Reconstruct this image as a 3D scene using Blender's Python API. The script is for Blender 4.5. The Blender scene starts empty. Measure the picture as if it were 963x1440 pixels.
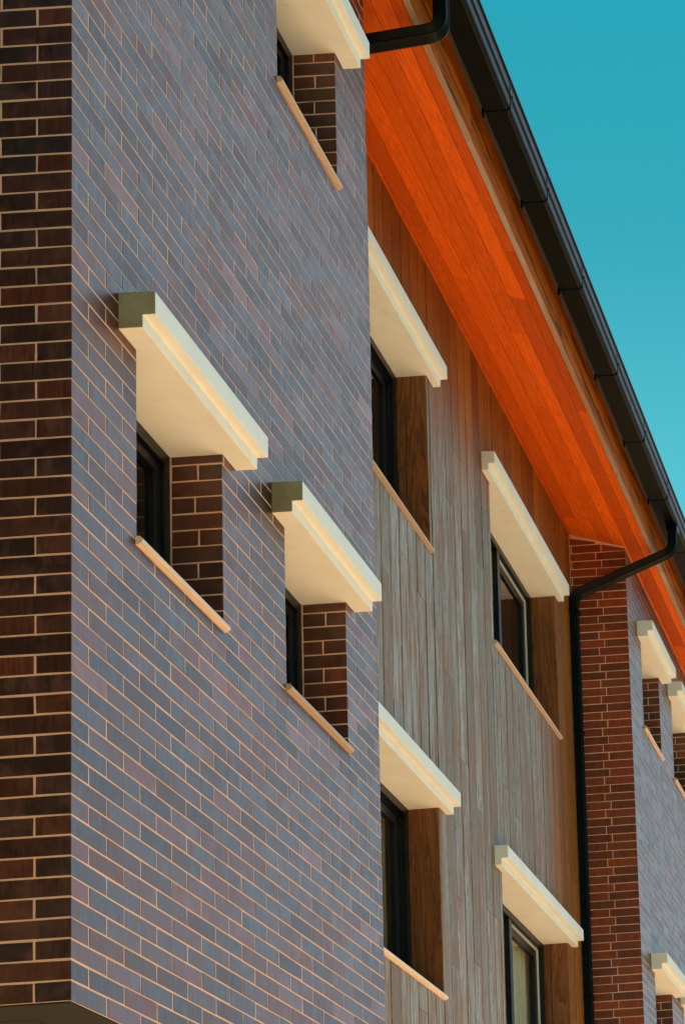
import bpy, bmesh, math, random
from mathutils import Matrix, Vector

R = random.Random(7)
scene = bpy.context.scene
col = scene.collection

# ------------------------------------------------------------------ dimensions (metres)
C = 0.0676777            # brick course
MOD = 0.24               # brick module
MJ = 0.0051              # mortar joint
Z_GROUND = -3.25         # the brick volumes start one storey up, at z = 0
Y_COL = 8.946            # where the far brick volume starts
Y_EDGE = 2.93            # where the near brick volume ends
X_T = -0.445             # face of the timber cladding
Y_END = 18.0
X_BACK = -6.0
S_Z0, S_SL = 5.925, -0.2985     # soffit height at X = 0 and its fall per metre outwards
soff = lambda x: S_Z0 + S_SL * x
X_FAS = 0.20             # where the soffit boards end and the fascia starts

# ------------------------------------------------------------------ mesh helper
class MB:
    def __init__(self):
        self.v, self.f, self.m, self.a, self.b, self.sm = [], [], [], [], [], []
    def quad(self, pts, mat=0, r=0.5, r2=0.5, smooth=False):
        n = len(self.v)
        self.v += [tuple(p) for p in pts]
        self.f.append(tuple(range(n, n + len(pts))))
        self.m.append(mat); self.a.append(r); self.b.append(r2); self.sm.append(smooth)
    def box(self, x0, x1, y0, y1, z0, z1, mat=0, r=0.5, r2=0.5):
        p = lambda a, b, c: ((x0, x1)[a], (y0, y1)[b], (z0, z1)[c])
        for q in (((0,0,0),(0,1,0),(1,1,0),(1,0,0)), ((0,0,1),(1,0,1),(1,1,1),(0,1,1)),
                  ((0,0,0),(1,0,0),(1,0,1),(0,0,1)), ((0,1,0),(0,1,1),(1,1,1),(1,1,0)),
                  ((0,0,0),(0,0,1),(0,1,1),(0,1,0)), ((1,0,0),(1,1,0),(1,1,1),(1,0,1))):
            self.quad([p(*c) for c in q], mat, r, r2)
    def prism(self, prof, y0, y1, mat=0, r=0.5, caps=True, smooth=False, r2=0.5):
        """profile of (x, z) points, anticlockwise seen from -Y, run along Y"""
        n = len(prof)
        for i in range(n):
            a, b = prof[i], prof[(i + 1) % n]
            self.quad([(a[0], y0, a[1]), (a[0], y1, a[1]), (b[0], y1, b[1]), (b[0], y0, b[1])][::-1], mat, r, r2, smooth)
        if caps:
            self.quad([(p[0], y0, p[1]) for p in prof], mat, r, r2)
            self.quad([(p[0], y1, p[1]) for p in prof][::-1], mat, r, r2)
    def build(self, name, mats, parent=None, label=None, bevel=0.0, weld=False):
        me = bpy.data.meshes.new(name)
        me.from_pydata(self.v, [], self.f)
        for m in mats: me.materials.append(m)
        me.polygons.foreach_set('material_index', self.m)
        me.polygons.foreach_set('use_smooth', self.sm)
        la = me.attributes.new('rnd', 'FLOAT', 'FACE'); la.data.foreach_set('value', self.a)
        lb = me.attributes.new('rnd2', 'FLOAT', 'FACE'); lb.data.foreach_set('value', self.b)
        me.update()
        if weld or bevel:
            bm = bmesh.new(); bm.from_mesh(me)
            bmesh.ops.remove_doubles(bm, verts=bm.verts, dist=1e-5)
            bmesh.ops.recalc_face_normals(bm, faces=bm.faces)
            if bevel:
                es = [e for e in bm.edges if len(e.link_faces) == 2 and e.calc_face_angle(0) > 0.5]
                bmesh.ops.bevel(bm, geom=es, offset=bevel, segments=2, affect='EDGES', profile=0.6, clamp_overlap=True)
            bm.to_mesh(me); bm.free()
        o = bpy.data.objects.new(name, me)
        col.objects.link(o)
        if parent: o.parent = parent
        if label: o['label'] = label
        return o

# ------------------------------------------------------------------ materials
def mat(name):
    m = bpy.data.materials.new(name); m.use_nodes = True
    nt = m.node_tree; nt.nodes.clear()
    out = nt.nodes.new('ShaderNodeOutputMaterial')
    bs = nt.nodes.new('ShaderNodeBsdfPrincipled')
    nt.links.new(bs.outputs[0], out.inputs[0])
    return m, nt, bs
def N(nt, t, **kw):
    n = nt.nodes.new(t)
    for k, v in kw.items():
        if k.startswith('_'): setattr(n, k[1:], v)
        else: n.inputs[k.replace('__', ' ')].default_value = v
    return n
def L(nt, a, b): nt.links.new(a, b)
def ramp(nt, src, stops, interp='LINEAR'):
    r = nt.nodes.new('ShaderNodeValToRGB'); r.color_ramp.interpolation = interp
    e = r.color_ramp.elements
    while len(e) < len(stops): e.new(0.5)
    for k, (p, c) in zip(e, stops):
        k.position = p; k.color = (*c, 1) if len(c) == 3 else c
    L(nt, src, r.inputs[0]); return r.outputs[0]
def mixc(nt, f, a, b, mode='MIX'):
    n = nt.nodes.new('ShaderNodeMix'); n.data_type = 'RGBA'; n.blend_type = mode
    for s, v in ((n.inputs[0], f), (n.inputs[6], a), (n.inputs[7], b)):
        if hasattr(v, 'links'): L(nt, v, s)
        else: s.default_value = v if not isinstance(v, tuple) else ((*v, 1) if len(v) == 3 else v)
    return n.outputs[2]
def math_(nt, op, a, b=None, c=None, clamp=False):
    n = nt.nodes.new('ShaderNodeMath'); n.operation = op; n.use_clamp = clamp
    for i, v in enumerate((a, b, c)):
        if v is None: continue
        if hasattr(v, 'links'): L(nt, v, n.inputs[i])
        else: n.inputs[i].default_value = v
    return n.outputs[0]
def attr(nt, name):
    a = nt.nodes.new('ShaderNodeAttribute'); a.attribute_name = name; return a.outputs['Fac']
def objco(nt, scale=(1, 1, 1), shift=None):
    t = nt.nodes.new('ShaderNodeTexCoord'); mp = nt.nodes.new('ShaderNodeMapping')
    L(nt, t.outputs['Object'], mp.inputs[0]); mp.inputs['Scale'].default_value = scale
    if shift is not None:
        cb = nt.nodes.new('ShaderNodeCombineXYZ')
        for i in range(3):
            L(nt, math_(nt, 'MULTIPLY', shift, (37.0, 53.0, 71.0)[i]), cb.inputs[i])
        L(nt, cb.outputs[0], mp.inputs['Location'])
    return mp.outputs[0]
def noise(nt, vec, scale, detail=4, rough=0.55, dist=0.0):
    n = nt.nodes.new('ShaderNodeTexNoise')
    L(nt, vec, n.inputs['Vector'])
    n.inputs['Scale'].default_value = scale; n.inputs['Detail'].default_value = detail
    n.inputs['Roughness'].default_value = rough; n.inputs['Distortion'].default_value = dist
    return n.outputs['Fac']
def bump(nt, bs, h, strength, dist):
    b = nt.nodes.new('ShaderNodeBump'); b.inputs['Strength'].default_value = strength
    b.inputs['Distance'].default_value = dist
    L(nt, h, b.inputs['Height']); L(nt, b.outputs[0], bs.inputs['Normal'])
def sep(nt, vec):
    s = nt.nodes.new('ShaderNodeSeparateXYZ'); L(nt, vec, s.inputs[0]); return s.outputs

def m_brick():
    m, nt, bs = mat('glazed_brown_brick')
    r, r2 = attr(nt, 'rnd'), attr(nt, 'rnd2')
    base = ramp(nt, r, [(0.0, (.018, .006, .003)), (0.3, (.034, .0095, .004)), (0.6, (.060, .015, .005)),
                        (0.85, (.115, .024, .005)), (1.0, (.30, .050, .008))])
    v = objco(nt, (1, 1, 1), r2)
    mott = noise(nt, v, 26, 5, .65)
    streak = noise(nt, objco(nt, (90, 90, 9), r2), 1, 3, .6)
    c = mixc(nt, ramp(nt, mott, [(.3, (0, 0, 0)), (.75, (1, 1, 1))]), base, mixc(nt, 1.0, base, (1.55, 1.35, 1.15), 'MULTIPLY'))
    c = mixc(nt, ramp(nt, streak, [(.35, (.5, .5, .5)), (.62, (0, 0, 0))]), c, (.012, .006, .005))
    patch = noise(nt, objco(nt, (1, 1, 1), r2), 11, 4, .6, .5)
    c = mixc(nt, ramp(nt, patch, [(.48, (0, 0, 0)), (.70, (.5, .5, .5))]), c, (.15, .048, .026))
    big = noise(nt, objco(nt), 1.4, 3, .5)
    c = mixc(nt, ramp(nt, big, [(.45, (0, 0, 0)), (.75, (.35, .35, .35))]), c, (.09, .028, .016))
    # pale mortar smears left by the layer
    sm = noise(nt, objco(nt, (6, 6, 22)), 1.0, 6, .7)
    c = mixc(nt, ramp(nt, sm, [(.71, (0, 0, 0)), (.79, (.45, .45, .45))]), c, (.20, .10, .04))
    L(nt, c, bs.inputs['Base Color'])
    L(nt, math_(nt, 'ADD', math_(nt, 'MULTIPLY', r2, .10), math_(nt, 'MULTIPLY_ADD', math_(nt, 'ADD', patch, streak), .34, .03)), bs.inputs['Roughness'])
    bs.inputs['IOR'].default_value = 1.6
    tex = math_(nt, 'ADD', math_(nt, 'MULTIPLY', streak, .7), mott)
    bump(nt, bs, tex, .42, .0030)
    return m
def m_mortar():
    m, nt, bs = mat('sandy_mortar')
    v = objco(nt)
    n1 = noise(nt, v, 90, 4, .7); n2 = noise(nt, v, 3, 3, .5)
    c = mixc(nt, n1, (.70, .40, .285), (.85, .54, .42))
    c = mixc(nt, ramp(nt, n2, [(.4, (0, 0, 0)), (.7, (.35, .35, .35))]), c, (.46, .24, .15))
    L(nt, c, bs.inputs['Base Color']); bs.inputs['Roughness'].default_value = .95
    bs.inputs['Specular IOR Level'].default_value = .2
    bump(nt, bs, n1, .5, .003)
    return m
def wood(name, dark, mid, light, axis, gloss=.45, ring=1.0, weather=False, stain=None, spec=.5, fine_mix=.75):
    """axis: index of the direction the grain runs along"""
    m, nt, bs = mat(name)
    r, r2 = attr(nt, 'rnd'), attr(nt, 'rnd2')
    sc = [22.0, 22.0, 22.0]; sc[axis] = 1.1
    fine = [210.0] * 3; fine[axis] = 5.0
    v = objco(nt, tuple(sc), r2)
    g1 = noise(nt, v, ring, 4, .6, 1.6)
    g2 = noise(nt, objco(nt, tuple(fine), r2), 1.0, 3, .6)
    bands = math_(nt, 'FRACT', math_(nt, 'MULTIPLY', g1, 7.0))
    bands = ramp(nt, bands, [(0, (0, 0, 0)), (.55, (.55, .55, .55)), (.9, (1, 1, 1)), (1, (0, 0, 0))])
    c = mixc(nt, bands, mid, dark)
    c = mixc(nt, math_(nt, 'MULTIPLY', g2, fine_mix), c, light)
    hue = ramp(nt, r, [(0, (.62, .55, .5)), (.5, (1, 1, 1)), (1, (1.32, 1.38, 1.4))])
    c = mixc(nt, 1.0, c, hue, 'MULTIPLY')
    if stain:
        sv = [13.0] * 3; sv[axis] = .8
        st = noise(nt, objco(nt, tuple(sv), r2), 1.6, 5, .65, .8)
        c = mixc(nt, ramp(nt, st, [(.46, (0, 0, 0)), (.60, (.9, .9, .9))]), c, stain)
    rough = math_(nt, 'MULTIPLY_ADD', g2, .25, gloss - .1)
    if weather:
        t = nt.nodes.new('ShaderNodeTexCoord'); X, Y, Z = sep(nt, t.outputs['Object'])
        # silvered where rain and sun reach it, still brown under the eaves and in the sheltered corner, where the pier's reflection is painted in too
        edge = noise(nt, objco(nt, (9, 9, .9), r2), 1.0, 4, .6)
        rr = math_(nt, 'MULTIPLY_ADD', r, .5, math_(nt, 'MULTIPLY_ADD', edge, .9, -.7))
        up = math_(nt, 'MULTIPLY_ADD', Z, 1 / .6, -4.85 / .6)
        corner = math_(nt, 'MULTIPLY_ADD', Y, 1 / .7, -7.62 / .7)
        prot_and_refl = math_(nt, 'MAXIMUM', up, corner)
        f = math_(nt, 'ADD', prot_and_refl, rr, clamp=True)
        grey = mixc(nt, g2, (.15, .135, .120), (.57, .57, .555))
        grey = mixc(nt, math_(nt, 'MULTIPLY', bands, .8), grey, (.085, .056, .036))
        grey = mixc(nt, 1.0, grey, ramp(nt, r, [(0, (.62, .55, .47)), (.5, (1, 1, 1)), (1, (1.32, 1.34, 1.40))]), 'MULTIPLY')
        # rusty brown blotches and drips still left in the silver
        bl = noise(nt, objco(nt, (16, 16, 1.6), r2), 1.0, 5, .65, .6)
        grey = mixc(nt, ramp(nt, bl, [(.43, (0, 0, 0)), (.61, (.9, .9, .9))]), grey, (.24, .100, .032))
        kn = nt.nodes.new('ShaderNodeTexVoronoi'); kn.inputs['Scale'].default_value = 1.0
        L(nt, objco(nt, (6, 6, 1.7), r2), kn.inputs['Vector'])
        c = mixc(nt, f, grey, c)
        c = mixc(nt, ramp(nt, kn.outputs['Distance'], [(.03, (.8, .8, .8)), (.07, (0, 0, 0))]), c, (.035, .018, .01))
        rough = math_(nt, 'MULTIPLY_ADD', f, -.1, .65)
    L(nt, c, bs.inputs['Base Color']); bs.inputs['Specular IOR Level'].default_value = spec
    L(nt, rough, bs.inputs['Roughness'])
    bump(nt, bs, math_(nt, 'ADD', g2, bands), .25, .0015)
    return m
def m_concrete():
    m, nt, bs = mat('cream_cast_stone')
    v = objco(nt)
    n1 = noise(nt, v, 7, 6, .6); n2 = noise(nt, v, 160, 3, .6); n3 = noise(nt, objco(nt, (14, 14, 1.5)), 1.0, 4, .6)
    c = mixc(nt, ramp(nt, n1, [(.3, (0, 0, 0)), (.7, (1, 1, 1))]), (.79, .78, .755), (.85, .845, .82))
    c = mixc(nt, math_(nt, 'MULTIPLY', n2, .12), c, (.50, .43, .33))
    c = mixc(nt, ramp(nt, n3, [(.60, (0, 0, 0)), (.78, (.25, .25, .25))]), c, (.46, .39, .29))
    # olive shade painted in where the attribute asks for it (end faces of the near hoods)
    shade_f = math_(nt, 'MULTIPLY', math_(nt, 'SUBTRACT', attr(nt, 'rnd2'), .5), math_(nt, 'MULTIPLY_ADD', n1, .9, 1.15), clamp=True)
    c = mixc(nt, shade_f, c, mixc(nt, n3, (.17, .135, .012), (.11, .085, .008)))
    L(nt, c, bs.inputs['Base Color']); bs.inputs['Roughness'].default_value = .85
    bs.inputs['Specular IOR Level'].default_value = .3
    bump(nt, bs, math_(nt, 'ADD', n2, n1), .25, .002)
    return m
def simple(name, colr, rough, metal=0.0, var=0.0, nscale=20, bmp=0.0, spec=.5, coat=0.0):
    m, nt, bs = mat(name)
    n1 = noise(nt, objco(nt), nscale, 5, .6)
    d = tuple(max(0, x * (1 - var)) for x in colr); u = tuple(x * (1 + var) for x in colr)
    L(nt, mixc(nt, n1, d, u), bs.inputs['Base Color'])
    L(nt, math_(nt, 'MULTIPLY_ADD', n1, .2, rough - .1), bs.inputs['Roughness'])
    bs.inputs['Metallic'].default_value = metal; bs.inputs['Specular IOR Level'].default_value = spec
    bs.inputs['Coat Weight'].default_value = coat
    if bmp: bump(nt, bs, n1, bmp, .004)
    return m
def m_glass():
    m = bpy.data.materials.new('window_glass'); m.use_nodes = True
    nt = m.node_tree; nt.nodes.clear()
    out = nt.nodes.new('ShaderNodeOutputMaterial')
    tr = N(nt, 'ShaderNodeBsdfTransparent'); tr.inputs[0].default_value = (.92, .95, .93, 1)
    gl = N(nt, 'ShaderNodeBsdfGlossy'); gl.inputs['Roughness'].default_value = .01
    gl.inputs[0].default_value = (.95, 1, 1, 1)
    fr = N(nt, 'ShaderNodeFresnel', IOR=1.6)
    mx = nt.nodes.new('ShaderNodeMixShader')
    ge = nt.nodes.new('ShaderNodeNewGeometry')
    L(nt, math_(nt, 'MULTIPLY', fr.outputs[0], math_(nt, 'SUBTRACT', 1.0, ge.outputs['Backfacing'])), mx.inputs[0]); L(nt, tr.outputs[0], mx.inputs[1]); L(nt, gl.outputs[0], mx.inputs[2])
    L(nt, mx.outputs[0], out.inputs[0]); return m

BRICK, MORTAR, STONE, GLASS = m_brick(), m_mortar(), m_concrete(), m_glass()
CLAD = wood('weathered_cladding', (.030, .007, .001), (.28, .078, .008), (.42, .145, .018), 2, .6, 1.0, weather=True, spec=.35)
JAMB = wood('oiled_reveal_board', (.012, .003, .0008), (.24, .072, .012), (.38, .125, .026), 2, .45, .55, fine_mix=.35)
SOFFIT = wood('orange_cedar_soffit', (.38, .040, .002), (.82, .115, .003), (.95, .165, .006), 1, .42, .9, spec=.3)
FASCIA = wood('varnished_fascia', (.34, .055, .003), (.60, .125, .006), (.68, .165, .010), 1, .5, .8, stain=(.075, .020, .004), spec=.10)
PALE = wood('pale_weathered_edge', (.24, .16, .12), (.36, .26, .21), (.42, .32, .27), 1, .6, .8, stain=(.36, .17, .06))
SILLM = wood('pale_sill', (.60, .40, .29), (.71, .50, .38), (.75, .56, .44), 1, .6, .6)
FRAME = simple('black_window_frame', (.005, .005, .0055), .38, 0, .2, 40, 0, .4)
GUTTER = simple('black_gutter_metal', (.0012, .0022, .0027), .40, 0, .25, 9, 0, .08)
PIPE = simple('black_pipe_plastic', (.002, .002, .002), .40, 0, .3, 14, 0, .16)
SEAL = simple('pale_sash_edge', (.62, .60, .56), .5, 0, .08, 30)
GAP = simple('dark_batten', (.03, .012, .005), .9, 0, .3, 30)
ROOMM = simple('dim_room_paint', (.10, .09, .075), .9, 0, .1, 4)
CURT = simple('cream_curtain_cloth', (.62, .56, .44), .9, 0, .08, 60)
CURTB = simple('brown_curtain_cloth', (.20, .15, .08), .9, 0, .15, 60)
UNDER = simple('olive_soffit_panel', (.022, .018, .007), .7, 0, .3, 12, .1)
ROOFM = simple('slate_roof', (.05, .05, .055), .7, 0, .3, 6, .3)
BASEM = simple('ground_floor_render', (.30, .27, .22), .9, 0, .15, 8, .2)

# ------------------------------------------------------------------ bricks
def brick_rand():
    r = R.random() ** 1.1
    return min(1, max(0, r)), R.random()
def lay(mb, P, u0, u1, rows, first, holes=(), top=None, free0=True, free1=True, vbase=0.0, lim=None, tone=(0, 1)):
    """P(u, v, n) -> point. Lays courses of bricks between u0 and u1; first(row) gives the first joint.
    holes: (ua, ub, va, vb) openings. Bricks stand 1.1 mm proud of the mortar sheet at n = 0."""
    H, CH = 0.0011, 0.0016
    for row in rows:
        v0, v1 = vbase + row * C, vbase + (row + 1) * C
        js = [u0]; j = first(row)
        while j < u1 - 0.012:
            if j > u0 + 0.012: js.append(j)
            j += MOD
        js.append(u1)
        for i in range(len(js) - 1):
            a, b = js[i], js[i + 1]
            ra, rb = brick_rand()
            ra = tone[0] + (tone[1] - tone[0]) * ra
            segs = [(a, b, i > 0 or not free0, i < len(js) - 2 or not free1, v0, v1)]
            for (ha, hb, va, vb) in holes:
                out = []
                for (s, e, ms, me_, w0, w1) in segs:
                    if e <= ha + 1e-4 or s >= hb - 1e-4 or w1 <= va + .004 or w0 >= vb - .004:
                        out.append((s, e, ms, me_, w0, w1)); continue
                    if s < ha: out.append((s, ha, ms, False, w0, w1))
                    if e > hb: out.append((hb, e, False, me_, w0, w1))
                    if w0 < va - .012: out.append((max(s, ha), min(e, hb), ms, me_, w0, va + .003))
                    if w1 > vb + .012: out.append((max(s, ha), min(e, hb), ms, me_, vb + .004, w1))
                segs = out
            for (s, e, ms, me_, w0, w1) in segs:
                if e - s < .006: continue
                s2 = s + (MJ / 2 if ms else -H * (i == 0 and free0)); e2 = e - (MJ / 2 if me_ else -H * (i == len(js) - 2 and free1))
                if e2 - s2 < .004: continue
                p0, p1 = w0 + MJ / 2, w1 - MJ / 2
                if top is not None:
                    tt = min(top(s2), top(e2)) - MJ
                    if p0 > tt - .01: continue
                    t0_, t1_ = top(s2) - MJ, top(e2) - MJ
                else: t0_ = t1_ = 1e9
                jit = lambda k: R.uniform(-k, k)
                ca = CH if ms else .0012; cb = CH if me_ else .0012
                q = [(s2 + jit(.0013), p0 + jit(.0013)), (e2 + jit(.0013), p0 + jit(.0013)),
                     (e2 + jit(.0013), p1 + jit(.0013)), (s2 + jit(.0013), p1 + jit(.0013))]
                q[2] = (q[2][0], min(q[2][1], t1_)); q[3] = (q[3][0], min(q[3][1], t0_))
                if not ms: q[0] = (s2, q[0][1]); q[3] = (s2, q[3][1])
                if not me_: q[1] = (e2, q[1][1]); q[2] = (e2, q[2][1])
                ins = [(q[0][0] + ca, q[0][1] + CH), (q[1][0] - cb, q[1][1] + CH), (q[2][0] - cb, q[2][1] - CH), (q[3][0] + ca, q[3][1] - CH)]
                hh = H + jit(.0003); tu, tv = jit(.0006), jit(.0003)
                hs = [hh - tu - tv, hh + tu - tv, hh + tu + tv, hh - tu + tv]
                lo = [P(x, y, -.001) for x, y in q]; hi = [P(x, y, h) for (x, y), h in zip(ins, hs)]
                mb.quad(hi, 0, ra, rb)
                for k in range(4):
                    mb.quad([lo[k], lo[(k + 1) % 4], hi[(k + 1) % 4], hi[k]], 0, ra, rb)
def sheet(mb, P, u0, u1, v0, v1, holes=(), mat=1):
    us = sorted({u0, u1, *[h[k] for h in holes for k in (0, 1) if u0 < h[k] < u1]})
    vs = sorted({v0, v1, *[h[k] for h in holes for k in (2, 3) if v0 < h[k] < v1]})
    for a, b in zip(us, us[1:]):
        for c, d in zip(vs, vs[1:]):
            mu, mv = (a + b) / 2, (c + d) / 2
            if any(h[0] < mu < h[1] and h[2] < mv < h[3] for h in holes): continue
            mb.quad([P(a, c, 0), P(b, c, 0), P(b, d, 0), P(a, d, 0)], mat)

# openings: (y0, y1, sill top, head)
H1, H2 = 2.474, 5.258
NEAR_W = [(.457, 1.173, 1.775, H1), (1.797, 2.512, 1.79, H1 + .006), (1.797, 2.512, 4.578, H2)]
FAR_W = [(9.443, 10.172, 4.60, 5.318), (10.735, 11.455, 4.62, 5.318), (9.452, 10.165, 1.80, 2.50), (10.69, 11.41, 1.80, 2.50)]
TIMB_W = [(3.52, 5.272, 4.135, H2 + .006), (6.635, 8.388, 4.140, H2 + .012), (3.55, 5.305, 1.345, H1 + .022), (6.64, 8.41, 1.345, H1 + .030)]

bld = bpy.data.objects.new('apartment_building', None); col.objects.link(bld)
bld.location = (-3.0, 6.0, Z_GROUND)
bld['label'] = 'dark brick and timber clad apartment block with cream window hoods and orange wooden eaves'
bld['category'] = 'building'
# parts are written in world coordinates: undo the parent's offset
INV = Matrix.Translation(-bld.location)
def part(o):
    o.matrix_parent_inverse = INV; return o

frontP = lambda u, v, n: (n, u, v)
sideP = lambda u, v, n: (-u, -n, v)
fe = lambda r: .235 if r % 2 == 0 else .115
fo = lambda r: .115 if r % 2 == 0 else .235

# ---- near volume
TN = (.10, .90)
mb = MB()
rows = range(0, 91)
lay(mb, frontP, 0, Y_EDGE, rows, fe, NEAR_W, top=lambda u: soff(0) - .01, tone=TN)
sheet(mb, frontP, 0, Y_EDGE, 0, soff(0) + .05, NEAR_W)
lay(mb, sideP, 0, 5.0, range(0, 112), fo, top=lambda u: soff(-u) - .01, free1=False, tone=(0, .78))  # end wall bricks toned darker, painting in the shade on this side
mb.quad([(0, 0, 0), (-6, 0, 0), (-6, 0, soff(-6)), (0, 0, soff(0))][::-1], 1)
mb.quad([(0, Y_EDGE, 0), (0, Y_EDGE, soff(0) + .05), (-.8, Y_EDGE, soff(-.8)), (-.8, Y_EDGE, 0)][::-1], 1)
retP = lambda u, v, n: (-u, Y_EDGE + n, v)
lay(mb, retP, 0, -X_T + .02, rows, fo, top=lambda u: soff(-u) - .01, free1=False)
def reveals(mb, wins, depth=.30, tone=(.3, .9)):
    for (a, b, s, h) in wins:
        P = lambda u, v, n, b=b: (-u, b - n, v)           # far jamb, faces -Y
        mb.quad([P(0, s - .05, 0), P(depth, s - .05, 0), P(depth, h + .02, 0), P(0, h + .02, 0)], 1)
        r0 = int(math.floor((s - .05) / C)); r1 = int(math.ceil(h / C))
        w = .197
        lay(mb, P, 0, w, range(r0, r1), lambda r: (.098 if r % 2 else 9) + R.uniform(-.008, .008), top=lambda u, h=h: h + .004, free1=False, tone=tone)
        Q = lambda u, v, n, a=a: (-u, a + n, v)
        mb.quad([Q(0, s - .05, 0), Q(depth, s - .05, 0), Q(depth, h + .02, 0), Q(0, h + .02, 0)], 1)
        lay(mb, Q, 0, w, range(r0, r1), lambda r: (.098 if r % 2 else 9) + R.uniform(-.008, .008), top=lambda u, h=h: h + .004, free1=False, tone=tone)
reveals(mb, NEAR_W)
o = part(mb.build('brick_wall', [BRICK, MORTAR], bld, 'near brick wall, dark brown on its end and sheened blue grey along the front'))

# ---- far volume
mb = MB()
lay(mb, frontP, Y_COL, Y_END, rows, lambda r: Y_COL + (.235 if r % 2 == 0 else .19), FAR_W, top=lambda u: soff(0) - .01, tone=(.3, .85))
sheet(mb, frontP, Y_COL, Y_END, 0, soff(0) + .05, FAR_W)
colP = lambda u, v, n: (-u, Y_COL - n, v)
lay(mb, colP, 0, -X_T, rows, lambda r: (.235 if r % 2 == 0 else .19), top=lambda u: soff(-u) - .012, free1=False, tone=(.86, 1.0))  # bricks toned redder, painting in the stronger light on this end
mb.quad([(0, Y_COL, 0), (-.9, Y_COL, 0), (-.9, Y_COL, soff(-.9)), (0, Y_COL, soff(0))][::-1], 1)
reveals(mb, FAR_W, tone=(.4, .95))
part(mb.build('brick_wall', [BRICK, MORTAR], bld, 'far brick wall with a narrow red brown end beside the downpipe'))

# ---- underside of the near volume
mb = MB()
mb.box(-5.0, -.004, .004, Y_EDGE - .004, -.001, .03, 0)
mb2 = MB()
mb2.box(-5.0, -.008, .008, .180, -.0045, -.0012); mb2.box(-.20, -.008, .1802, Y_EDGE - .008, -.0045, -.0012)
mb2.box(-5.0, -.207, .187, Y_EDGE - .2, -.0045, -.0012)
o = part(mb.build('underside_panel', [GAP], bld)); 
o2 = mb2.build('border_board', [UNDER], o); o2.matrix_parent_inverse = Matrix.Identity(4)

# ---- timber cladding
mb = MB()
BW = .1576
edges = []
e = 4.371 - BW * 10
while e < Y_COL:
    edges.append(e); e += BW
edges = [Y_EDGE - .05] + [x for x in edges if x > Y_EDGE + .02] + [Y_COL - .003]
mb.quad([(X_T - .02, Y_EDGE - .05, -.0), (X_T - .02, Y_COL, 0), (X_T - .02, Y_COL, 0.001), (X_T - .02, Y_EDGE - .05, .001)], 1)
backP = lambda u, v, n: (X_T - .016 + n, u, v)
sheet(mb, backP, Y_EDGE - .05, Y_COL, 0, soff(X_T) + .03, TIMB_W, 1)
for i in range(len(edges) - 1):
    a, b = edges[i] + .0045, edges[i + 1] - .0045
    cuts = sorted({a, b, *[w[k] for w in TIMB_W for k in (0, 1) if a < w[k] < b]})
    zs = [0.0]; z = R.uniform(.4, 2.2)
    while z < soff(X_T) - .25:
        zs.append(z); z += R.uniform(1.3, 3.4)
    zs.append(soff(X_T) - .004)
    cup = R.uniform(-.0012, .0012)
    for k in range(len(zs) - 1):
        r, r2 = min(1, max(0, R.gauss(.5, .26))), R.random()
        dx = R.uniform(-.0015, .0015)
        for s, t in zip(cuts, cuts[1:]):
            if t - s < .004: continue
            ivs = [(zs[k] + (.0013 if k else 0), zs[k + 1] - .0013)]
            for (wa, wb, ws, wh) in TIMB_W:
                if wa < (s + t) / 2 < wb:
                    nv = []
                    for (p, q) in ivs:
                        if q <= ws or p >= wh: nv.append((p, q)); continue
                        if p < ws: nv.append((p, ws))
                        if q > wh: nv.append((wh, q))
                    ivs = nv
            for (p, q) in ivs:
                x = X_T + dx
                ch = .0025
                fr = [(x + cup, s + ch, p + .001), (x - cup, t - ch, p + .001), (x - cup, t - ch, q - .001), (x + cup, s + ch, q - .001)]
                bk = [(x - .015, s, p), (x - .015, t, p), (x - .015, t, q), (x - .015, s, q)]
                md = [(x - .003, s, p), (x - .003, t, p), (x - .003, t, q), (x - .003, s, q)]
                mb.quad(fr, 0, r, r2)
                for n in range(4):
                    m2 = (n + 1) % 4
                    mb.quad([md[n], md[m2], fr[m2], fr[n]], 0, r, r2); mb.quad([bk[n], bk[m2], md[m2], md[n]], 0, r, r2)
part(mb.build('timber_cladding', [CLAD, GAP], bld, 'vertical board cladding, silver grey below and brown under the eaves'))

# ---- window builder
def bar(mb, x0, x1, y0, y1, z0, z1, m=0): mb.box(x0, x1, y0, y1, z0, z1, m)
def ring(mb, x0, x1, a, b, s, h, w, m=0):
    bar(mb, x0, x1, a, b, h - w, h, m); bar(mb, x0, x1, a, b, s, s + w, m)
    bar(mb, x0, x1, a, a + w, s + w, h - w, m); bar(mb, x0, x1, b - w, b, s + w, h - w, m)
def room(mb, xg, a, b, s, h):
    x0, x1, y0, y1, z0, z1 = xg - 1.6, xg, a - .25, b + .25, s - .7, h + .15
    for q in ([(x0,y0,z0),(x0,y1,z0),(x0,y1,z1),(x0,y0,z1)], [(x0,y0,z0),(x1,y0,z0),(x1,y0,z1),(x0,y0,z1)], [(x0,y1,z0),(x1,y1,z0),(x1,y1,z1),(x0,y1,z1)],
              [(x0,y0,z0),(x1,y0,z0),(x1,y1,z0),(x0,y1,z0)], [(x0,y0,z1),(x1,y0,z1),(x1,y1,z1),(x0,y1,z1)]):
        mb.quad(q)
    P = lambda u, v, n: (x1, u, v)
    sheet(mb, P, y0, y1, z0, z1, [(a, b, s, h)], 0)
def curtain(name, x, y0, y1, z0, z1, mtl, parent, waves, amp=.03):
    mb = MB(); n = int(waves * 10)
    ph = R.uniform(0, 6)
    f = lambda t: (x + amp * math.sin(ph + t * waves * 6.283) + .4 * amp * math.sin(2.3 * t * waves * 6.283 + ph * 2), y0 + (y1 - y0) * t)
    for i in range(n):
        (xa, ya), (xb, yb) = f(i / n), f((i + 1) / n)
        mb.quad([(xa, ya, z0), (xb, yb, z0), (xb, yb, z1), (xa, ya, z1)], 0, smooth=True)
    return mb.build(name, [mtl], parent, weld=True)
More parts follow.
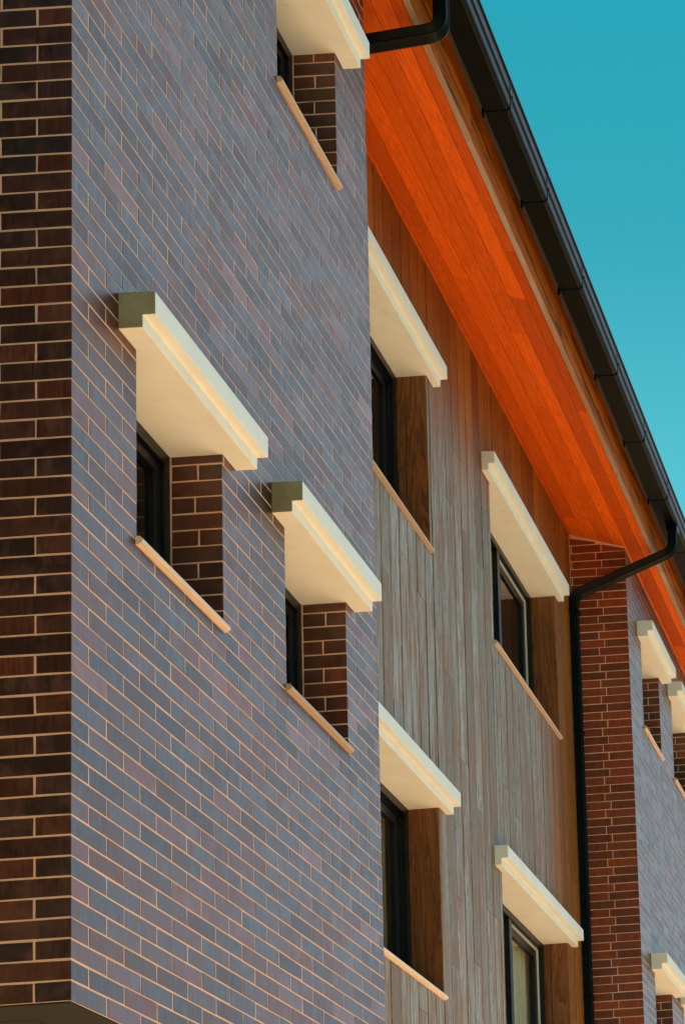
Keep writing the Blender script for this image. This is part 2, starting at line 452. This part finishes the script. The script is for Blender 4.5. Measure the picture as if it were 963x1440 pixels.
def window(a, b, s, h, xf, sill_x, kind):
    """xf: face of the frame; kind: 'single' or 'sash'"""
    fr = MB()
    W = .062
    if kind == 'single':
        ring(fr, xf - .07, xf, a, b, s - .03, h, .05); ring(fr, xf - .055, xf - .016, a + .05, b - .05, s + .02, h - .05, .05)
        w = part(fr.build('window', [FRAME], bld, bevel=.003))
        p = MB(); p.box(xf - .042, xf - .036, a + .095, b - .095, s + .065, h - .095)
        p.build('pane', [GLASS], w)
    else:
        ym = a + (b - a) * .497
        ring(fr, xf - .075, xf, a, b, s - .03, h, .050)
        bar(fr, xf - .070, xf - .004, ym - .032, ym + .032, s + .020, h - .050)
        w = part(fr.build('window', [FRAME], bld, bevel=.003))
        p = MB(); p.box(xf - .030, xf - .024, a + .050, ym - .032, s + .020, h - .050)
        p.build('pane', [GLASS], w)
        y0, y1, z0, z1 = ym + .034, b - .052, s + .022, h - .052
        sh = MB(); ring(sh, xf - .072, xf - .038, y0 + .016, y1 - .016, z0 + .016, z1 - .016, .062)
        sh.build('sash', [FRAME], w, bevel=.003)
        sl = MB(); ring(sl, xf - .050, xf - .027, y0, y1, z0, z1, .014)
        sl.build('seal_strip', [SEAL if a > 6 else FRAME], w, bevel=.002)
        p = MB(); p.box(xf - .056, xf - .050, y0 + .078, y1 - .078, z0 + .078, z1 - .078)
        p.build('pane', [GLASS], w)
    si = MB()
    # sill: a thin nosed strip with a drip groove
    x0, x1 = xf + .002, sill_x + .023
    top, th = s, .036
    prof = [(x0, top - th), (x1 - .012, top - th), (x1 - .012, top - th + .004), (x1, top - th + .006), (x1 + .004, top - .018), (x1, top - .010), (x1 - .006, top - .004), (x0, top + .004)]
    si.prism(prof, a - .012 if kind == 'single' else a - .012, b + .006, r=R.random())
    si.build('sill', [SILLM], w, bevel=.0015)
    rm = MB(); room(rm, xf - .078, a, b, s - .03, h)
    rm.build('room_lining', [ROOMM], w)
    return w
for (a, b, s, h) in NEAR_W + FAR_W:
    window(a, b, s, h, -.20, 0.0, 'single')
tw = []
for (a, b, s, h) in TIMB_W:
    tw.append(window(a, b, s, h, X_T - .183, X_T, 'sash'))
xg = X_T - .31
a, b, s, h = TIMB_W[3]; curtain('curtain', xg, b - 1.10, b + .20, s - .5, h + .05, CURT, tw[3], 9, .022)
a, b, s, h = TIMB_W[2]; curtain('curtain', xg, b - 1.0, b - .10, s - .5, h + .05, CURTB, tw[2], 6, .022)
a, b, s, h = TIMB_W[0]; curtain('curtain', xg, b - .55, b - .15, s - .5, h + .05, CURTB, tw[0], 3, .022)

# ---- timber reveals
for (a, b, s, h) in TIMB_W:
    d0, d1 = X_T - .001, X_T - .262
    mid = R.choice((.45, .5, .86))
    for yy, sg in ((b, -1), (a, 1)):
        xs = [d0, d0 + (d1 - d0) * mid, d1]
        for k in range(2):
            r, r2 = R.uniform(.25, .8), R.random()
            x0, x1 = xs[k + 1] + .001, xs[k] - .001
            y0, y1 = sorted((yy + .001 * sg, yy - .018 * sg))
            # a board standing on edge: front face at the opening side
            yv = yy + .0006 * sg
            mb = MB()
            mb.box(x0, x1, min(yv, yy - .018 * sg), max(yv, yy - .018 * sg), s - .04, h + .004, 0, r, r2)
            part(mb.build('reveal_board', [JAMB], bld, bevel=.0015))

# ---- window hoods (lintels)
# the part behind the wall face must stay inside the opening width: build it as two pieces in one mesh
def hood(a, b, y0, y1, x, z, shade_end=False, p=(.087, .131)):
    mb = MB()
    out = [(x + .001, z), (x + p[0], z), (x + p[0], z + .047), (x + p[1], z + .047), (x + p[1], z + .133), (x + .001, z + .137)]
    mb.prism(out, y0, y1)
    if shade_end: mb.b[-1] = mb.b[-2] = 1.0  # both end caps carry the painted olive shade
    o = mb.build('window_hood', [STONE], bld, 'cream window hood with olive shade painted on its end' if shade_end else None, bevel=.004)
    part(o)
    mb = MB(); mb.box(x - .30, x + p[0] - .005, a, b, z - .0008, z + .04)
    s = mb.build('hood_soffit', [STONE], o)
    return o
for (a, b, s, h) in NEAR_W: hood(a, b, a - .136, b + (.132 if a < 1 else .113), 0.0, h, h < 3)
for (a, b, s, h), (y0, y1) in zip(FAR_W, ((9.313, 10.312), (10.585, 11.58), (9.325, 10.30), (10.54, 11.54))): hood(a, b, y0, y1, 0.0, h)
for (a, b, s, h), (y0, y1) in zip(TIMB_W, ((3.38, 5.410), (6.446, 8.495), (3.40, 5.446), (6.472, 8.548))): hood(a, b, y0, y1, X_T, h, p=(.048, .092))

# ---- eaves soffit
mb = MB()
sl = math.sqrt(1 + S_SL ** 2)
def soffP(x, y, d): return (x + d * S_SL / sl * 1.0, y, soff(x) - d / sl)
SY0, SY1 = -.45, Y_END
xe = X_FAS - .002; xs = [xe, xe - .072]
while xs[-1] > -.70: xs.append(xs[-1] - .110)
for i in range(len(xs) - 1):
    x1, x0 = xs[i] - .0006, xs[i + 1] + .0006
    ys = [SY0]; y = SY0 + R.uniform(1.0, 3.5)
    while y < SY1 - .4: ys.append(y); y += R.uniform(1.8, 4.2)
    ys.append(SY1)
    for k in range(len(ys) - 1):
        r, r2 = R.uniform(.18, .85), R.random()
        y0, y1 = ys[k] + .0006, ys[k + 1] - .0006
        d = R.uniform(0, .0035); ch = .006
        lo = [soffP(x0, y0, -.004), soffP(x1, y0, -.004), soffP(x1, y1, -.004), soffP(x0, y1, -.004)]
        hi = [soffP(x0 + ch, y0 + .001, d + .002), soffP(x1 - ch * .4, y0 + .001, d + .002), soffP(x1 - ch * .4, y1 - .001, d + .002), soffP(x0 + ch, y1 - .001, d + .002)]
        mb.quad(hi[::-1], 0, r, r2)
        for n in range(4): mb.quad([lo[n], hi[n], hi[(n + 1) % 4], lo[(n + 1) % 4]], 0, r, r2)
mb.quad([soffP(-.75, SY0, -.003), soffP(xe, SY0, -.003), soffP(xe, SY1, -.003), soffP(-.75, SY1, -.003)], 1, .5, .5)
part(mb.build('eaves_soffit', [SOFFIT, GAP], bld, 'orange boarded soffit under the eaves'))

# ---- fascia boards with a pale lower edge
ZB = 5.858
mb = MB(); pl = MB()
ys = [SY0, 1.95, 3.975, 5.99, 7.72, 9.3, 11.2, 13.1, 15.0, 16.6, SY1]
for k in range(len(ys) - 1):
    r, r2 = R.uniform(.25, .75), R.random()
    mb.box(X_FAS + .004, X_FAS + .036, ys[k] + .0012, ys[k + 1] - .0012, ZB + .008, 6.185, 0, r, r2)
    pl.box(X_FAS + .003, X_FAS + .0345, ys[k] + .0012, ys[k + 1] - .0012, ZB, ZB + .0075, 0, R.uniform(.3, .8), R.random())
fa = part(mb.build('fascia_board', [FASCIA], bld, bevel=.0015))
pl.build('bottom_edge', [PALE], fa, 'pale weathered lower edge of the fascia', bevel=.001)

# ---- gutter
GX, GZ = .302, 6.054
def arc(cx, cz, r, a0, a1, n): return [(cx + r * math.cos(math.radians(a0 + (a1 - a0) * i / n)), cz + r * math.sin(math.radians(a0 + (a1 - a0) * i / n))) for i in range(n + 1)]
outer = [(GX, GZ + .17), (GX, GZ + .004), (GX + .004, GZ)] + [(GX + .120, GZ)] + arc(GX + .120, GZ + .028, .028, -80, -8, 7) + \
        [(GX + .149, GZ + .070)] + arc(GX + .149, GZ + .082, .010, -80, 80, 8) + [(GX + .148, GZ + .096), (GX + .148, GZ + .180)] + arc(GX + .149, GZ + .189, .009, -80, 120, 8)
inner = [(GX + .142, GZ + .189), (GX + .142, GZ + .035), (GX + .116, GZ + .005), (GX + .005, GZ + .005), (GX + .005, GZ + .17)]
mb = MB(); mb.prism(outer + inner, SY0, Y_END, smooth=False)
gut = part(mb.build('gutter', [GUTTER], bld, weld=True))
for p in gut.data.polygons: p.use_smooth = False
for y in (3.16, 4.01, 4.81, 5.69, 6.70, 7.60, 8.475, 9.37, 10.25, 11.1, 12.0, 12.9, 13.8, 14.7, 15.6, 16.5, 17.4, 2.3, 1.45, .6):
    mb = MB()
    e = .0035
    band = [(x - GX, z - GZ) for x, z in outer[:-9]]
    prof = [(GX + dx * 1.0 + (e if dx > .05 else -.0), GZ + dz - (e if dz < .02 else 0)) for dx, dz in band]
    # outer strap following the gutter, closed back along the gutter's own line
    back = [(x + (0 if True else 0), z) for x, z in outer[:-9]][::-1]
    n = len(prof)
    w = .012
    for i in range(n - 1):
        a_, b_ = prof[i], prof[i + 1]
        mb.quad([(a_[0], y, a_[1]), (a_[0], y + w, a_[1]), (b_[0], y + w, b_[1]), (b_[0], y, b_[1])][::-1])
        c_, d_ = back[n - 1 - i], back[n - 2 - i]
        mb.quad([(a_[0], y, a_[1]), (b_[0], y, b_[1]), (d_[0], y, d_[1]), (c_[0], y, c_[1])])
        mb.quad([(a_[0], y + w, a_[1]), (b_[0], y + w, b_[1]), (d_[0], y + w, d_[1]), (c_[0], y + w, c_[1])][::-1])
    # clip hooked behind the gutter
    mb.box(GX - .013, GX - .0005, y - .003, y + .012, GZ - .030, GZ + .02)
    mb.build('gutter_bracket', [GUTTER], gut)

# ---- downpipes
def tube(mb, pts, w, d=None, rad=.06, ribs=True):
    """square ribbed pipe swept along a bent path"""
    d = d or w
    P = [Vector(p) for p in pts]; path = [P[0]]
    for i in range(1, len(P) - 1):
        a, b, c = P[i - 1], P[i], P[i + 1]
        u, v = (a - b).normalized(), (c - b).normalized()
        r = min(rad, (a - b).length * .45, (c - b).length * .45)
        for k in range(9):
            t = k / 8; path.append((b + u * r) * (1 - t) ** 2 + b * 2 * t * (1 - t) + (b + v * r) * t * t)
    path.append(P[-1])
    # section with rounded corners and shallow flutes
    sec = []; n = 7
    for sx, sy in ((1, 1), (-1, 1), (-1, -1), (1, -1)):
        pass
    cr = .012
    for q, (cx, cy) in enumerate(((1, 1), (-1, 1), (-1, -1), (1, -1))):
        for k in range(4):
            an = math.radians(90 * q + 30 * k)
            sec.append((cx * (w / 2 - cr) + cr * math.cos(an), cy * (d / 2 - cr) + cr * math.sin(an)))
        nx, ny = ((-1, 1), (-1, -1), (1, -1), (1, 1))[q]
        if ribs:
            x0, y0 = sec[-1]
            L_ = (w if q % 2 == 0 else d) - 2 * cr
            dx, dy = ((-1, 0), (0, -1), (1, 0), (0, 1))[q]
            ix, iy = ((0, -1), (1, 0), (0, 1), (-1, 0))[q]
            m = 6
            for k in range(1, m * 2):
                t = k / (m * 2) * L_
                dep = .0028 if k % 2 else 0
                sec.append((x0 + dx * t + ix * dep, y0 + dy * t + iy * dep))
    rings = []
    up = None
    for i, p in enumerate(path):
        t = ((path[min(i + 1, len(path) - 1)] - path[max(i - 1, 0)])).normalized()
        side = Vector((0, 1, 0)); side = (side - t * side.dot(t)).normalized()
        nrm = side.cross(t).normalized()
        rings.append([p + nrm * s[0] + side * s[1] for s in sec])
    for i in range(len(rings) - 1):
        for k in range(len(sec)):
            k2 = (k + 1) % len(sec)
            mb.quad([rings[i][k], rings[i][k2], rings[i + 1][k2], rings[i + 1][k]], 0, smooth=False)
    mb.quad(rings[0]); mb.quad(rings[-1])
W = .072
yg = 3.065
mb = MB(); tube(mb, [(.354, yg, GZ - .002), (.354, yg, 5.79), (-.40, yg, 5.70), (-.40, yg, .02)], W, W, .07)
dp = part(mb.build('downpipe', [PIPE], bld, 'black downpipe turning the corner of the near brick wall'))
mb = MB(); tube(mb, [(.395, 8.93, GZ - .002), (.395, 8.92, 5.845), (-.416, 8.898, 5.505), (-.416, 8.898, .02)], W, W, .075)
dp2 = part(mb.build('downpipe', [PIPE], bld, 'black downpipe running down the inside corner beside the far brick wall'))
for z in (5.35, 2.18):
    mb = MB(); mb.box(-.459, -.373, 8.855, 8.942, z, z + .035)
    if z > 0: mb.build('pipe_collar', [PIPE], dp2, bevel=.004)
for o_, xx, yy in ((dp, -.40, yg), (dp2, -.416, 8.898)):
    for z in (4.35, 1.2):
        mb = MB(); mb.box(xx - .041, xx + .041, yy - .041, yy + .044, z, z + .022)
        mb.build('pipe_clip', [PIPE], o_, bevel=.003)
# rainwater outlet under the gutter
for o_, y in ((dp, yg), (dp2, 8.93)):
    mb = MB(); xx = .354 if o_ is dp else .395; mb.box(xx - .045, xx + .045, y - .045, y + .045, GZ - .045, GZ - .001)
    mb.build('outlet_collar', [PIPE], o_, bevel=.005)

# ---- roof and the hidden storey below
mb = MB()
rp = lambda x, d: (x, soff(x) + d)
prof = [rp(X_BACK, .02), (X_FAS, soff(X_FAS) + .03), (X_FAS, 6.19), (X_FAS + .036, 6.19), (GX + .05, 6.17), (GX + .05, 6.195), (X_BACK, 6.20 + S_SL * (X_BACK - .35))]
mb.prism(prof, SY0 + .02, Y_END)
part(mb.build('roof', [ROOFM], bld, weld=True))
mb = MB()
mb.box(X_BACK, -.55, .45, Y_END, Z_GROUND, -.06)
part(mb.build('ground_floor_wall', [BASEM], bld))
mb = MB()
mb.box(X_BACK, -.47, Y_EDGE + .01, Y_COL, -.05, -.001)
mb.box(X_BACK, -.004, Y_COL + .004, Y_END, -.05, -.001)
part(mb.build('underside_panel', [UNDER], bld))
mb = MB()
mb.box(X_BACK - .2, X_BACK, 0, Y_END, Z_GROUND, 7.6)
mb.box(X_BACK, -.4, Y_END, Y_END + .2, Z_GROUND, 5.9)
part(mb.build('rear_wall', [BASEM], bld))

# ------------------------------------------------------------------ ground
m, nt, bs = mat('pale_sandstone_paving')
v = objco(nt)
bt = nt.nodes.new('ShaderNodeTexBrick'); L(nt, v, bt.inputs['Vector'])
bt.inputs['Scale'].default_value = 1.0; bt.inputs['Brick Width'].default_value = .9; bt.inputs['Row Height'].default_value = .6
bt.inputs['Mortar Size'].default_value = .008
bt.inputs['Color1'].default_value = (.64, .43, .225, 1); bt.inputs['Color2'].default_value = (.58, .39, .20, 1); bt.inputs['Mortar'].default_value = (.28, .2, .13, 1)
L(nt, mixc(nt, noise(nt, v, 2.2, 6, .6), bt.outputs['Color'], (.56, .39, .21)), bs.inputs['Base Color'])
bs.inputs['Roughness'].default_value = .85
mb = MB(); mb.box(-60, 5.4, -60, 80, Z_GROUND - .14, Z_GROUND)
g = mb.build('pavement', [m]); g['kind'] = 'structure'
ROAD = simple('worn_asphalt', (.055, .053, .05), .9, 0, .25, 3, .3)
GRASSM = simple('dark_grass', (.045, .06, .018), .9, 0, .35, 2, .3)
mb = MB(); mb.quad([(5.4, -60, Z_GROUND - .13), (14, -60, Z_GROUND - .13), (14, 80, Z_GROUND - .13), (5.4, 80, Z_GROUND - .13)])
g = mb.build('road', [ROAD]); g['kind'] = 'structure'
mb = MB(); mb.quad([(-400, -400, Z_GROUND - .14), (400, -400, Z_GROUND - .14), (400, 400, Z_GROUND - .14), (-400, 400, Z_GROUND - .14)])
g = mb.build('ground', [GRASSM]); g['kind'] = 'structure'

# ------------------------------------------------------------------ unseen trees added to shade the end of the building
LEAF = simple('added_dark_olive_leaves', (.060, .055, .012), .6, 0, .45, 1.5)
BARK = simple('added_grey_brown_bark', (.12, .09, .06), .9, 0, .4, 12, .5)
def tree(x, y, hgt, rad, seed, label, low=.2):
    Q = random.Random(seed)
    t = bpy.data.objects.new('added_shade_tree', None); col.objects.link(t); t.location = (x, y, Z_GROUND)
    t['label'] = label; t['category'] = 'tree'; t['group'] = 'unseen trees shading the end wall'
    mb = MB(); n = 10
    def limb(p, q, r0, r1):
        p, q = Vector(p), Vector(q); ax = (q - p).normalized(); u = ax.orthogonal().normalized(); v = ax.cross(u)
        for k in range(n):
            a0, a1 = 6.2832 * k / n, 6.2832 * (k + 1) / n
            d0, d1 = u * math.cos(a0) + v * math.sin(a0), u * math.cos(a1) + v * math.sin(a1)
            mb.quad([p + d0 * r0, p + d1 * r0, q + d1 * r1, q + d0 * r1], smooth=True)
    limb((0, 0, 0), (.1, 0, hgt * .4), .20, .15); limb((.1, 0, hgt * .4), (0, .1, hgt * .85), .15, .05)
    clumps = []
    for k in range(26):
        z = hgt * Q.uniform(low, .95); rr = rad * math.sin(math.pi * min(1, max(.12, (z / hgt - .05)))) ** .6
        an = Q.uniform(0, 6.283); d = rr * Q.uniform(.25, .85)
        c = Vector((d * math.cos(an), d * math.sin(an), z)); clumps.append((c, Q.uniform(.7, 1.25) * rad * .34))
        if k % 2: limb((0, .05, z * .75), c, .05, .015)
    mb.build('trunk', [BARK], t)
    mb = MB()
    for c, r in clumps:
        for k in range(420):
            v = Vector((Q.gauss(0, 1), Q.gauss(0, 1), Q.gauss(0, .8))).normalized() * r * Q.random() ** .4 + c
            a = Vector((Q.gauss(0, 1), Q.gauss(0, 1), Q.gauss(0, 1))).normalized(); b = a.orthogonal().normalized()
            l = Q.uniform(.09, .17)
            mb.quad([v - a * l, v + b * l * .5, v + a * l, v - b * l * .5], 0, Q.random(), Q.random())
    mb.build('added_crown', [LEAF], t)
tree(-2.0, -3.2, 10.5, 2.1, 3, 'unseen dark olive leafy tree added to shade the brick end wall', .3)
tree(-5.2, -4.6, 11.0, 3.0, 4, 'taller unseen olive leafy tree added for shade farther along the brick end wall')
tree(-2.6, -9.4, 10.5, 3.2, 5, 'unseen olive leafy tree added farther off to darken the brick end wall')

# ------------------------------------------------------------------ light
EL, AZ = math.radians(62), math.radians(-9)      # behind the building, beyond the far end
w = bpy.data.worlds.new('World'); scene.world = w; w.use_nodes = True
nt = w.node_tree; nt.nodes.clear()
out = nt.nodes.new('ShaderNodeOutputWorld'); bg = nt.nodes.new('ShaderNodeBackground')
sky = nt.nodes.new('ShaderNodeTexSky'); sky.sky_type = 'NISHITA'; sky.sun_disc = False
sky.sun_elevation = EL; sky.sun_rotation = AZ
sky.air_density = 1.0; sky.dust_density = .6; sky.ozone_density = 1.0
tint = mixc(nt, 1.0, sky.outputs[0], (.072, .58, .48), 'MULTIPLY')
# an unseen bright cloud bank, added over the open side to light the facade
tc = nt.nodes.new('ShaderNodeTexCoord'); X, Y, Z = sep(nt, tc.outputs['Generated'])
cn = noise(nt, tc.outputs['Generated'], 3.0, 6, .6, .3)
cx_ = math_(nt, 'MULTIPLY_ADD', X, 3.5, math_(nt, 'MULTIPLY_ADD', cn, .5, -.06), clamp=True)
cy_ = math_(nt, 'MULTIPLY_ADD', Y, .95, .32, clamp=True)
cf = math_(nt, 'MULTIPLY', cx_, cy_)
cl = mixc(nt, cf, mixc(nt, 1.0, tint, ramp(nt, Z, [(.46, (2.9, 1.42, 1.28)), (.56, (1, 1, 1)), (.66, (.36, .84, .92))]), 'MULTIPLY'), (5.3, 7.2, 8.8))
L(nt, cl, bg.inputs[0]); bg.inputs[1].default_value = .05
L(nt, bg.outputs[0], out.inputs[0])
s = bpy.data.lights.new('sun', 'SUN'); s.energy = 5.0; s.angle = math.radians(.5); s.color = (1, .90, .76)
so = bpy.data.objects.new('sun', s); col.objects.link(so)
d = Vector((math.sin(AZ) * math.cos(EL), math.cos(AZ) * math.cos(EL), math.sin(EL)))
so.rotation_euler = (-d).to_track_quat('-Z', 'Y').to_euler(); so.location = d * 60

# ------------------------------------------------------------------ camera (shift lens, looking along the facade)
f, cx, cy, ya, pb, rc = 2749.15353, 1499.18447, 1667.48721, 0.01453019, 0.14037923, -0.07111281
import_p = (f, cx, cy, ya, pb, rc)
cam = bpy.data.cameras.new('camera'); co = bpy.data.objects.new('camera', cam); col.objects.link(co)
cam.sensor_fit = 'AUTO'; cam.sensor_width = 36; cam.lens = f / 1440 * 36
cam.shift_x = -(cx - 481.5) / 1440; cam.shift_y = (cy - 720) / 1440
cam.clip_start = .05; cam.clip_end = 2000
ca, sa = math.cos(ya), math.sin(ya); cb_, sb = math.cos(pb), math.sin(pb); cr_, sr = math.cos(rc), math.sin(rc)
Rz = Matrix(((ca, -sa, 0), (sa, ca, 0), (0, 0, 1))); Rx = Matrix(((1, 0, 0), (0, cb_, sb), (0, -sb, cb_)))
Rr = Matrix(((cr_, -sr, 0), (sr, cr_, 0), (0, 0, 1))); Bm = Matrix(((1, 0, 0), (0, 0, -1), (0, 1, 0)))
RM = Rr @ Bm @ Rx @ Rz
rt, dn, fw = RM[0], RM[1], RM[2]
M = Matrix(((rt[0], -dn[0], -fw[0], 2.98304), (rt[1], -dn[1], -fw[1], -5.999828), (rt[2], -dn[2], -fw[2], -1.649039), (0, 0, 0, 1)))
co.matrix_world = M
scene.camera = co
scene.view_settings.view_transform = 'Standard'; scene.view_settings.look = 'None'
scene.view_settings.exposure = 1.85; scene.view_settings.gamma = 1
scene.cycles.max_bounces = 10; scene.cycles.diffuse_bounces = 5
